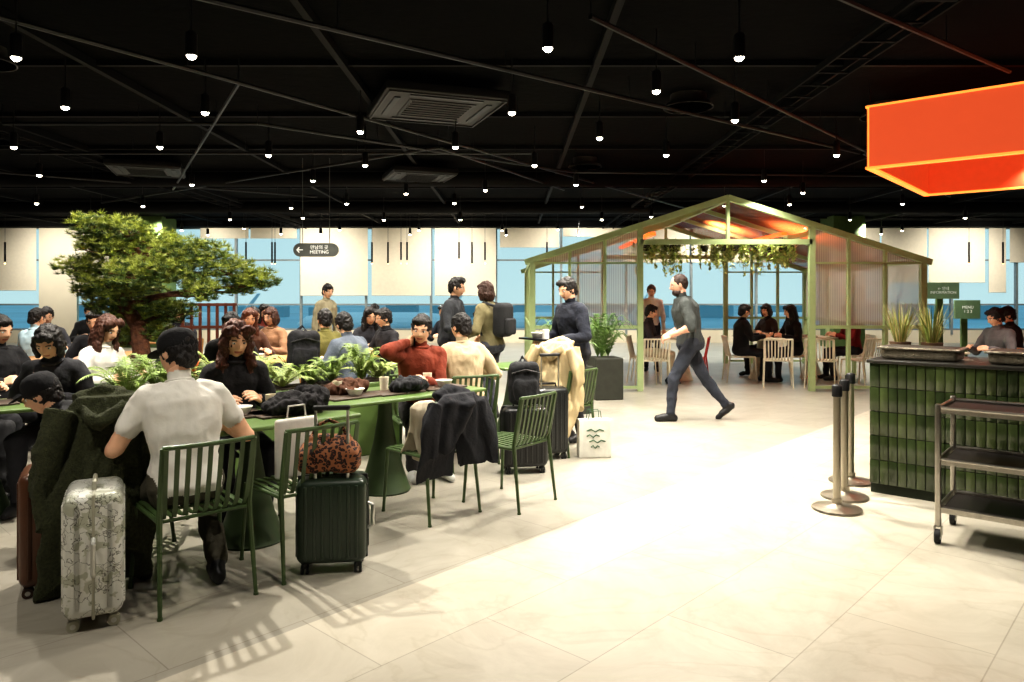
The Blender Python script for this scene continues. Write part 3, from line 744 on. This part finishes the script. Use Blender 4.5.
# ------------------------------------------------------------------ lightbox (orange)
e_=unit((.76,-.65,0)); g_=unit((.65,.76,0))
OR=mat('orange_lit_acrylic',(190,76,40),.4,0,.05,4,emit=(232,92,52),es=.74); LED=mat('warm_led_strip',(255,160,80),.4,0,0,emit=(255,150,62),es=1.35); ORD=mat('orange_panel_inner',(190,66,30),.5,0,.05,emit=(222,78,36),es=.48)
LB=MB(); K=np.array((3.81,7.77,0)); L1,L2=3.4,2.75; zb,zt=2.85,3.5
R_e=np.stack([e_,g_,(0,0,1)],1)
def wall(c0,d,L,n,mat_):
    c=c0+d*L/2; c=np.array((c[0],c[1],(zb+zt)/2)); R=np.stack([d,n,(0,0,1)],1); LB.box(c,(L,.06,zt-zb),mat_,R)
    for z in(zb,zt): LB.box((c[0],c[1],z),(L+.06,.075,.022),1,R)
wall(K,e_,L1,g_,0);wall(K+g_*L2,e_,L1,g_,2);wall(K,g_,L2,e_,2);wall(K+e_*L1,g_,L2,e_,2)
for p in(K,K+e_*L1,K+g_*L2,K+e_*L1+g_*L2):
    LB.box((p[0],p[1],(zb+zt)/2),(.04,.04,zt-zb),1,R_e); LB.cyl((p[0],p[1],zt),(p[0],p[1],3.75),.008,.008,3,6)
c=K+e_*L1/2+g_*L2/2; LB.box((c[0],c[1],zt+.005),(L1,L2,.02),2,R_e)
LB.obj('orange_light_box',[OR,LED,ORD,BLACK],smooth=False)
# ------------------------------------------------------------------ counter
CT=MB(); Cc=np.array((2.73,5.56,0)); CL,CD,CH=3.0,.75,.985
cc=Cc+e_*CL/2+g_*(CD/2+.01); CT.box((cc[0],cc[1],CH/2),(CL,CD,CH),1,R_e)
CT.rbox((cc[0],cc[1],CH+.012),(CL+.05,CD+.06,.026),.008,2,R_e)
th,tw_=.186,.058
for r in range(5):
    for k in range(int(CL/(tw_+.004))):
        p=Cc+e_*(.004+tw_/2+k*(tw_+.004)); z=.07+th/2+r*(th-.003)
        dz=random.uniform(-.0015,.0015); R=R_e@Rz(random.uniform(-.03,.03))
        CT.rbox((p[0]-g_[0]*dz,p[1]-g_[1]*dz,z),(tw_,.014,th-.006),.004,random.choice((0,0,3,4)),R,1)
for r in range(5):
    for k in range(int(CD/(tw_+.004))):
        p=Cc+g_*(.004+tw_/2+k*(tw_+.004)); z=.07+th/2+r*(th-.003)
        CT.rbox((p[0],p[1],z),(.014,tw_,th-.006),.004,random.choice((0,3,4)),R_e,1)
CT.obj('tiled_service_counter',[mat('green_glazed_tile',(60,72,42),.18,0,.25,6,coat=.5),mat('dark_grout',(40,46,32),.9),mat('dark_countertop',(40,38,34),.35),mat('green_glazed_tile_b',(70,82,48),.2,0,.25,6,coat=.5),mat('green_glazed_tile_c',(52,64,38),.2,0,.25,6,coat=.5)],smooth=True,angle=30)
for t,u in((.30,.26),(1.0,.26)):
    p=Cc+e_*t+g_*u; mb=MB(); w,d,hh=.56,.36,.085
    mb.rbox((0,0,hh/2),(w*.92,d*.9,hh),.03,0); mb.rbox((0,0,hh),(w,d,.018),.008,0)
    mb.rbox((0,0,hh+.006),(w*.88,d*.82,.012),.005,1)
    mb.obj('serving_bin',[mat('hammered_bronze',(150,142,126),.35,.7,.25,40,.6,80),mat('bin_inner_dark',(60,54,46),.6)],(p[0],p[1],CH+.026),math.atan2(e_[1],e_[0]))
GP=MB()
for t,u in((.08,.56),(.30,.60)):
    p=Cc+e_*t+g_*u; z0=CH+.025
    GP.lathe((p[0],p[1],z0),[(.06,0),(.08,.10),(.082,.11)],1,16)
    for k in range(130):
        a=random.uniform(0,6.28); L=random.uniform(.18,.38); sp=random.uniform(.02,.18)
        q0=np.array((p[0]+.03*math.cos(a),p[1]+.03*math.sin(a),z0+.09)); q2=q0+np.array((sp*math.cos(a),sp*math.sin(a),L)); q1=(q0+q2)/2+np.array((0,0,.04))
        sv=np.array((-math.sin(a),math.cos(a),0))*.003
        GP.add([q0-sv,q0+sv,q1+sv,q1-sv,q2],[(0,1,2,3),(3,2,4)],random.choice((0,2)))
GP.obj('ornamental_grass_pots',[leafmat((138,152,76)),mat('pot_brown',(90,66,44),.7),leafmat((196,182,120))],smooth=False)
mb=MB(); mb.lathe((0,0,0),[(.165,0),(.168,.006),(.165,.016),(.12,.026),(.04,.036),(.026,.05)],0,40)
mb.lathe((0,0,.03),[(.025,0),(.025,.76)],0,24); mb.lathe((0,0,.79),[(.030,0),(.034,.004),(.034,.075),(.030,.08),(.012,.086)],1,24)
mb.box((0,.034,.835),(.03,.012,.04),1); mb.lathe((0,0,.05),[(.034,0),(.034,.03)],0,24)
st=mb.obj('queue_stanchion',[mat('brushed_nickel',(180,172,156),.36,1,.06),BLACK],(2.27,5.10,0))
inst(st,'queue_stanchion',(2.47,5.42,0),.4); inst(st,'queue_stanchion',(2.72,5.86,0),.9)
CA=MB(); L,D=1.0,.48
for z in(.20,.49,.80):
    CA.rbox((L/2,D/2,z),(L-.03,D-.03,.012),.004,1)
    for (a,b) in(((0,0),(L,0)),((L,0),(L,D)),((L,D),(0,D)),((0,D),(0,0))):
        CA.tube([(a[0],a[1],z+.018),(b[0],b[1],z+.018)],.010,0,8); CA.box(((a[0]+b[0])/2,(a[1]+b[1])/2,z),(abs(b[0]-a[0])+.01,abs(b[1]-a[1])+.01,.03),0)
for u in(0,L):
    for v in(0,D):
        CA.rbox((u,v,.49),(.032,.032,.70),.008,0)
        CA.cyl((u,v,.10),(u,v,.15),.018,.018,0,12); CA.box((u-.018,v,.075),(.004,.05,.06),0);CA.box((u+.018,v,.075),(.004,.05,.06),0)
        CA.cyl((u-.014,v-.01,.043),(u+.014,v-.01,.043),.043,.043,2,22); CA.cyl((u-.016,v-.01,.043),(u+.016,v-.01,.043),.018,.018,0,12)
CA.obj('service_trolley',[mat('worn_steel',(180,176,168),.3,1,.1,30),mat('trolley_shelf',(44,40,38),.35,.3),RUB],(2.58,4.42,0),math.atan2(e_[1],e_[0]),angle=35)

# ------------------------------------------------------------------ room
def floor_mat():
    m=bpy.data.materials.new('stone_tile_floor');m.use_nodes=True;nt=m.node_tree;b=nt.nodes['Principled BSDF'];N=nt.nodes.new;Lk=nt.links.new
    tc=N('ShaderNodeTexCoord');mp=N('ShaderNodeMapping');mp.inputs['Rotation'].default_value=(0,0,-math.radians(47));Lk(tc.outputs['Object'],mp.inputs[0])
    br=N('ShaderNodeTexBrick');br.inputs['Scale'].default_value=1;br.inputs['Mortar Size'].default_value=.003;br.inputs['Brick Width'].default_value=1.2;br.inputs['Row Height'].default_value=.6;br.inputs['Mortar Smooth'].default_value=.1
    br.inputs['Color1'].default_value=(.85,.85,.86,1);br.inputs['Color2'].default_value=(1,1,1,1);br.inputs['Mortar'].default_value=(.5,.48,.45,1);Lk(mp.outputs[0],br.inputs[0])
    n=N('ShaderNodeTexNoise');n.inputs['Scale'].default_value=1.3;n.inputs['Detail'].default_value=10;n.inputs['Distortion'].default_value=1.6;n.inputs['Roughness'].default_value=.7;Lk(tc.outputs['Object'],n.inputs[0])
    r=N('ShaderNodeValToRGB');r.color_ramp.elements[0].position=.32;r.color_ramp.elements[0].color=(.80,.79,.77,1);r.color_ramp.elements[1].position=.62;r.color_ramp.elements[1].color=(1,1,1,1);Lk(n.outputs[0],r.inputs[0])
    n3=N('ShaderNodeTexNoise');n3.inputs['Scale'].default_value=.9;n3.inputs['Detail'].default_value=8;n3.inputs['Distortion'].default_value=2.5;Lk(tc.outputs['Object'],n3.inputs[0])
    r3=N('ShaderNodeValToRGB');q=r3.color_ramp.elements;q[0].position=.475;q[0].color=(1,1,1,1);q[1].position=.525;q[1].color=(1,1,1,1);z=q.new(.5);z.color=(.92,.91,.89,1);Lk(n3.outputs[0],r3.inputs[0])
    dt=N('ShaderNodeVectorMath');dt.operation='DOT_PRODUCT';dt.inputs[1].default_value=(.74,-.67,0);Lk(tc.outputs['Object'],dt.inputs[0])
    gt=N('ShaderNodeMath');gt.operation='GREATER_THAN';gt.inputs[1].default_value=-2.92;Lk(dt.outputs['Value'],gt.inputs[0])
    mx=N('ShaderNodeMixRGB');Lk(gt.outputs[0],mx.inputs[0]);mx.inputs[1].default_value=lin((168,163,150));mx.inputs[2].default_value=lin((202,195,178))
    m1=N('ShaderNodeMixRGB');m1.blend_type='MULTIPLY';m1.inputs[0].default_value=1;Lk(mx.outputs[0],m1.inputs[1]);Lk(r.outputs[0],m1.inputs[2])
    m3=N('ShaderNodeMixRGB');m3.blend_type='MULTIPLY';m3.inputs[0].default_value=1;Lk(m1.outputs[0],m3.inputs[1]);Lk(r3.outputs[0],m3.inputs[2])
    m2=N('ShaderNodeMixRGB');m2.blend_type='MULTIPLY';m2.inputs[0].default_value=.7;Lk(m3.outputs[0],m2.inputs[1]);Lk(br.outputs[0],m2.inputs[2]);Lk(m2.outputs[0],b.inputs['Base Color'])
    b.inputs['Roughness'].default_value=.33
    return m
X0,X1,YB,YF,CZ=-17,17,-3,23,3.75
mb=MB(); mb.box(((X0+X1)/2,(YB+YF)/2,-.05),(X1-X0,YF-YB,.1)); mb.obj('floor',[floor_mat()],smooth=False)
CEIL=mat('black_ceiling',(6,6,6),.95,0,.4,2,.4,8,spec=.1)
mb=MB(); mb.box(((X0+X1)/2,(YB+YF)/2,CZ+.05),(X1-X0,YF-YB,.1)); mb.obj('ceiling',[CEIL],smooth=False)
CREAM=mat('cream_wall_paint',(226,218,196),.8,0,.04,1.5)
for nm,c,s_ in(('wall_left',(X0-.05,10,CZ/2),(.1,26,CZ)),('wall_right',(X1+.05,10,CZ/2),(.1,26,CZ)),('wall_rear',(0,YB-.05,CZ/2),(34.2,.1,CZ))):
    MB().box(c,s_).obj(nm,[CREAM],smooth=False)
BW=MB(); BW.box((0,23.05,.2),(34,.1,.4)); BW.box((0,23.05,3.68),(34,.1,.14))
def px(x): return (x-512)*.03137
for a,b in((38,76),): BW.box(((px(a)+px(b))/2,23.0,1.95),(px(b)-px(a),.12,3.5))
BW.obj('wall_back',[CREAM],smooth=False)
MW=MB()
xs=[-16.9+2.05*k for k in range(17)]
for x in xs: MW.box((x,23.03,1.95),(.07,.1,3.4))
for z in(.42,1.2,2.6,3.6): MW.box((0,23.03,z),(34,.07,.05))
MW.obj('window_1',[mat('window_frame_grey',(130,140,142),.5)],smooth=False)
gl=panelmat('clear_window_glass',(200,225,235),.95,False)
MB().add([(X0,23.06,.4),(X1,23.06,.4),(X1,23.06,3.65),(X0,23.06,3.65)],[(0,1,2,3)]).obj('window_2',[gl],smooth=False)
BLD=MB()
def blind(a,b,pyb):
    z=1.5+(295-pyb)*.03137; BLD.box(((px(a)+px(b))/2,22.86,(z+3.62)/2),(px(b)-px(a)-.06,.012,3.62-z),0); BLD.cyl((px(a)+.03,22.86,z),(px(b)-.03,22.86,z),.02,.02,0,8)
for q in((-26,38,290),(76,140,292),(200,250,238),(250,298,238),(300,369,295),(371,432,295),(434,497,295),(499,560,247),(562,622,236),(622,690,262),(690,760,262),(760,830,262),(830,880,270),(880,927,282),(927,985,282),(987,1006,292),(1008,1053,262)): blind(*q)
BLD.obj('roller_blinds',[mat('cream_blind_fabric',(236,228,208),.9,0,.03)],smooth=False)
for x,w,yy in((px(171),1.5,21.2),(9.5,.9,21.0)):
    MB().rbox((x,yy,CZ/2),(w,.9,CZ-.01),.02).obj('column',[mat('green_column_paint',(84,108,60),.6)],smooth=True)
MB().box((0,22.4,3.66),(34,.5,.16)).obj('trim_1',[CEIL],smooth=False)
AP=MB().box((0,420,-9),(1600,780,.2),0)
for k in range(22): AP.box((-330+30*k+random.uniform(-8,8),330+random.uniform(-20,20),-6.5),(random.uniform(8,26),10,random.uniform(4,9)),1)
for k in range(10): AP.box((-90+20*k,80,-8.88),(.8,90,.02),2)
for ax_ in(-70,-28,10,62):
    AP.tube([(ax_-16,150,-4.6),(ax_-14,150,-4.2),(ax_-9,150,-4),(ax_+10,150,-4),(ax_+18,150,-3.4)],[.3,1.4,2,2,.5],3,14)
    AP.tube([(ax_+14,150,-3.4),(ax_+18,150,1.8)],[1.8,1.0],3,8,flat=.15)
    AP.tube([(ax_-2,150,-4.6),(ax_+6,136,-3.8)],[2.2,.8],3,8,flat=.15); AP.tube([(ax_-2,150,-4.6),(ax_+6,164,-3.8)],[2.2,.8],3,8,flat=.15)
    for gx in(-12,2): AP.cyl((ax_+gx,150,-8.9),(ax_+gx,150,-5),.35,.35,1,8)
AP.obj('airport_apron',[mat('apron_surface',(116,174,190),.5,0,.15,.02),mat('distant_buildings',(120,166,180),.8),mat('apron_marking',(190,215,215),.7),mat('aircraft_white',(215,228,232),.4)],smooth=False)

CD_=MB()
for k in range(14): CD_.box((-16+2.4*k,10,3.70),(.06,26,.08),0)
for k in range(13): CD_.box((0,-1+2.0*k,3.72),(34,.05,.05),0)
for y,r in((13.2,.14),(17.5,.14)): CD_.cyl((-16,y,3.60),(16,y,3.60),r,r,1,20)
for x in(-6.6,3.0):
    for q in(-.16,.16): CD_.box((x+q,10,3.60),(.02,26,.06),1)
    for k in range(60): CD_.box((x,-2.4+k*.42,3.585),(.32,.03,.015),1)
CD_.obj('trim_2',[mat('ceiling_bar_black',(14,14,15),.7,spec=.2),mat('duct_dark_grey',(18,18,19),.8,spec=.2)])
def cassette(x,y,s=1.2):
    mb=MB(); mb.rbox((0,0,0),(s,s,.10),.02,0); mb.box((0,0,-.05),(s*.55,s*.55,.02),1)
    for k in range(7): mb.box((0,-s*.22+s*.44*k/6,-.063),(s*.5,.012,.012),0)
    for a in range(4):
        R=Rz(a*math.pi/2); p=R@np.array((0,s*.38,-.055)); mb.box(p,(s*.6,.06,.012),2,R)
        p=R@np.array((0,s*.47,-.055)); mb.box(p,(s*.95,.02,.02),1,R)
    mb.cyl((0,0,.05),(0,0,.17),.05,.05,0,8)
    mb.obj('ceiling_air_conditioner',[mat('ac_dark_grey',(22,21,20),.5),mat('ac_mid_grey',(40,38,36),.5),BLACK],(x,y,3.58),.35)
cassette(-.84,8.0,1.3);cassette(-1.6,12.6,1.1);cassette(5.6,9.0,1.1);cassette(-6,12,1.1)
mb=MB()
for x,y in((1.98,8.2),(1.2,12),(-4.8,6.6),(4.4,8.6),(-7.1,10)):
    for r in(.28,.21,.14,.07): mb.lathe((x,y,3.60-.0*r),[(r,.0),(r-.025,.04),(r-.03,.04),(r-.012,0)],0,28)
    mb.cyl((x,y,3.62),(x,y,3.76),.2,.2,0,20)
mb.obj('ceiling_diffusers',[mat('diffuser_grey',(60,57,54),.5)])
rails=[((-2.6,4.6),(4.96,10.4)),((.57,5.3),(5.1,10.4)),((-2.6,6.95),(4.7,18)),((-6,8.6),(-3.0,8.6)),((-6.5,14),(-2.6,6.95)),((-3.0,8.6),(1,12)),((-8,6),(-3.8,5.2)),((-3.8,5.2),(-2.6,6.95)),((0.9,4.0),(4.5,6.6)),((-9,16),(-1,10)),((1,12),(8,12.5)),((-1,10),(1,14)),((5,10.4),(9,15)),((-5,18),(4.7,18)),((-10,11),(-4,15)),((-7,10.4),(.3,10.4))]
RL=MB()
for a,b in rails:
    RL.tube([(a[0],a[1],3.52),(b[0],b[1],3.52)],.020,0,6)
    L=math.dist(a,b)
    for k in range(int(L/1.6)+1):
        t=min(1,k*1.6/L); RL.cyl((a[0]+(b[0]-a[0])*t,a[1]+(b[1]-a[1])*t,3.52),(a[0]+(b[0]-a[0])*t,a[1]+(b[1]-a[1])*t,3.75),.004,.004,0,5)
RL.obj('lighting_track',[BLACK])
near=[(-3.6,5.3),(-2.31,5.26),(.25,5.1),(1.65,5.3),(1.22,6.17),(-4.1,6.7),(-2.9,6.9),(0,6.9),(2.2,7.2),(4.0,9.0),(.96,8.0),(-1.6,7.7),(-5.8,8.5),(-4.1,8.5),(-.66,8.5),(-3,9),(-1.95,9.7),(.3,9.7),(1.9,9.0),(-5,11.4),(-3,11),(-.44,12),(1,11.4),(3.8,11),(4.9,12.3),(-6.8,10.5),(6.5,9),(-1.8,12.4)]
boost={0:.7,1:1.9,2:.9,3:1.4,4:1.5,5:.7,6:.8,7:1.3,8:1.5,10:1.5,11:.8,18:1.5}
far=[(-9+2.1*i+random.uniform(-.6,.6),y+random.uniform(-.5,.5)) for y in(14,16.5,19,21) for i in range(10)]
offc=[(-2.5,2.2),(2.4,2.4),(4.2,4.6),(-.4,3.0),(-5,3.6),(6.8,6)]
offp=[130,150,190,95,110,190]
LS=MB(); lamps=[]
for i,(x,y) in enumerate(near+far+offc):
    zb_=3.22; r=.040
    LS.lathe((x,y,zb_),[(r*.8,.012),(r,0),(r,.16),(r*.8,.175),(.008,.18)],0,16)
    LS.cyl((x,y,zb_+.17),(x,y,3.75),.007,.007,0,6)
    LS.sph((x,y,zb_+.008),(r*.85,r*.85,.032),1,12,8)
    lamps.append((x,y,zb_))
SP=LS.obj('ceiling_spotlights',[mat('spotlight_body_black',(30,30,31),.4),mat('lamp_lens',(255,250,240),.3,0,0,emit=(255,244,222),es=30)])
nn_=len(near)+len(far)
for i,(x,y,z) in enumerate(lamps):
    isfar=len(near)<=i<nn_
    if isfar and (i%2): continue
    l=bpy.data.lights.new('spot_lamp','SPOT'); l.energy=380 if isfar else (offp[i-nn_] if i>=nn_ else 232*boost.get(i,1)); l.color=(1,.93,.82); l.spot_size=math.radians(122); l.spot_blend=.8; l.shadow_soft_size=.022
    o=bpy.data.objects.new('spot_lamp',l);COL.objects.link(o);o.location=(x,y,z-.05);o.parent=SP
for x in(-14,-10,-6,-2,2,6,10,14):
    l=bpy.data.lights.new('back_wall_fill_light','SPOT');l.energy=450;l.color=(1,.93,.82);l.spot_size=math.radians(110);l.spot_blend=1;l.shadow_soft_size=.08  # added fill lights without fixtures, brighten the blinds and back wall
    o=bpy.data.objects.new('back_wall_fill_light',l);COL.objects.link(o);o.location=(x,20.4,3.4);o.rotation_euler=(math.radians(60),0,0);o.parent=SP
TP=MB()
for x in(5,246,272,275,372,388,401,407,459,472,485,547,969,1003):
    X=(x-512)*20/730; TP.cyl((X,20,2.35+random.random()*.15),(X,20,2.95),.025,.025,0,10); TP.cyl((X,20,2.9),(X,20,3.75),.005,.005,0,5)
    TP.sph((X,20,2.36),(.024,.024,.02),1,8,6)
TP.obj('tube_pendant_lamps',[BLACK,mat('pendant_glow',(255,220,160),.3,0,0,emit=(255,214,150),es=4)])
def sign(name,x,y,z,w,h,col,txt,rod=True,arrow=True,round_=True,ts=.12,es=.12):
    mb=MB()
    if round_:
        n=14;pts=[]
        for s_,a0 in((1,-math.pi/2),(-1,math.pi/2)):
            for k in range(n+1):
                a=a0+math.pi*k/n; pts.append((s_*(w/2-h/2)+h/2*math.cos(a),h/2*math.sin(a)))
        N_=len(pts); V=[(p[0],-.025,p[1]) for p in pts]+[(p[0],.025,p[1]) for p in pts]
        mb.add(V,[tuple(range(N_)),tuple(range(2*N_-1,N_-1,-1))]+[(k,N_+k,N_+(k+1)%N_,(k+1)%N_) for k in range(N_)],0)
    else: mb.rbox((0,0,0),(w,.05,h),.01,0)
    if rod:
        for sx in(-1,1): mb.cyl((sx*w*.3,0,h/2-.01),(sx*w*.3,0,3.75-z),.006,.006,0,6)
    if arrow:
        ax=-w*.36; q=h*.2
        mb.tube([(ax+q*1.3,-.03,0),(ax-q,-.03,0)],.009,1,6); mb.tube([(ax,-.03,q),(ax-q,-.03,0),(ax,-.03,-q)],.009,1,6)
    o=mb.obj(name,[mat('sign_face',col,.5,emit=col,es=es),mat('sign_lettering_white',(240,240,232),.5,emit=(240,240,232),es=.3)],(x,y,z))
    cu=bpy.data.curves.new('sign_text','FONT');cu.body=txt;cu.size=ts;cu.align_x='CENTER';cu.align_y='CENTER';cu.extrude=.002
    t=bpy.data.objects.new('sign_text',cu);COL.objects.link(t);t.parent=o;t.location=(w*.08 if arrow else 0,-.03,0);t.rotation_euler=(math.radians(90),0,0)
    cu.materials.append(mat('sign_lettering_white',(240,240,232),.5,emit=(240,240,232),es=.3))
sign('hanging_direction_sign',-3.22,12,2.24,.74,.22,(84,86,80),'만남의 곳\nMEETING',ts=.075)
sign('wayfinding_sign',7.9,13.4,1.58,.60,.30,(112,136,100),'← 안내\nINFORMATION',rod=False,round_=False,arrow=False,ts=.07,es=.35)  # wayfinding faces get added emission, their fronts are otherwise unlit
sign('wayfinding_sign',8.85,14.2,1.22,.5,.36,(98,122,88),'MENU\n1 2 3',rod=False,round_=False,arrow=False,ts=.08,es=.3)
PW=MB(); PW.rbox((7.9,13.5,.72),(.12,.06,1.43),.01,0); PW.rbox((8.85,14.3,.52),(.12,.06,1.03),.01,0); PW.cyl((7.9,13.5,0),(7.9,13.5,.02),.2,.2,0,20); PW.cyl((8.85,14.3,0),(8.85,14.3,.02),.2,.2,0,20); PW.obj('sign_stands',[mat('green_column_paint',(84,108,60),.6)])
RW=MB(); RWm=mat('brown_slat_wood',(92,44,28),.5,0,.2)
for x in np.linspace(-.3,.3,7): RW.box((x,0,.70),(.03,.05,1.40))
for z in(.3,.75,1.1,1.38): RW.box((0,0,z),(.66,.06,.035))
RW.obj('wooden_slat_screen',[RWm],(-3.78,9.1,0),.2)
OB=MB(); OB.tube([(-.5,.1,.62),(-.3,0,.70),(.2,-.03,.72),(.5,.08,.66)],[.08,.1,.1,.08],0,14); OB.rbox((0,.02,.3),(.9,.3,.6),.05,1); OB.obj('orange_bench',[mat('orange_leather',(205,96,36),.5),WOODC],(-3.25,8.0,0),.1)

W=bpy.data.worlds.new('World');S.world=W;W.use_nodes=True;nt=W.node_tree
bg=nt.nodes['Background'];tc=nt.nodes.new('ShaderNodeTexCoord');sp=nt.nodes.new('ShaderNodeSeparateXYZ');r=nt.nodes.new('ShaderNodeValToRGB')
nt.links.new(tc.outputs['Generated'],sp.inputs[0]);nt.links.new(sp.outputs['Z'],r.inputs[0]);nt.links.new(r.outputs[0],bg.inputs[0])
r.color_ramp.elements[0].position=0;r.color_ramp.elements[0].color=lin((182,216,220));r.color_ramp.elements[1].position=.5;r.color_ramp.elements[1].color=lin((130,186,210));bg.inputs[1].default_value=1.0
cam=bpy.data.cameras.new('camera');co=bpy.data.objects.new('camera',cam);COL.objects.link(co);co.location=(0,0,1.5);co.rotation_euler=(math.radians(90),0,0)
cam.sensor_width=36;cam.lens=36*730/1024;cam.shift_y=-46/1024;cam.clip_end=3000
S.camera=co
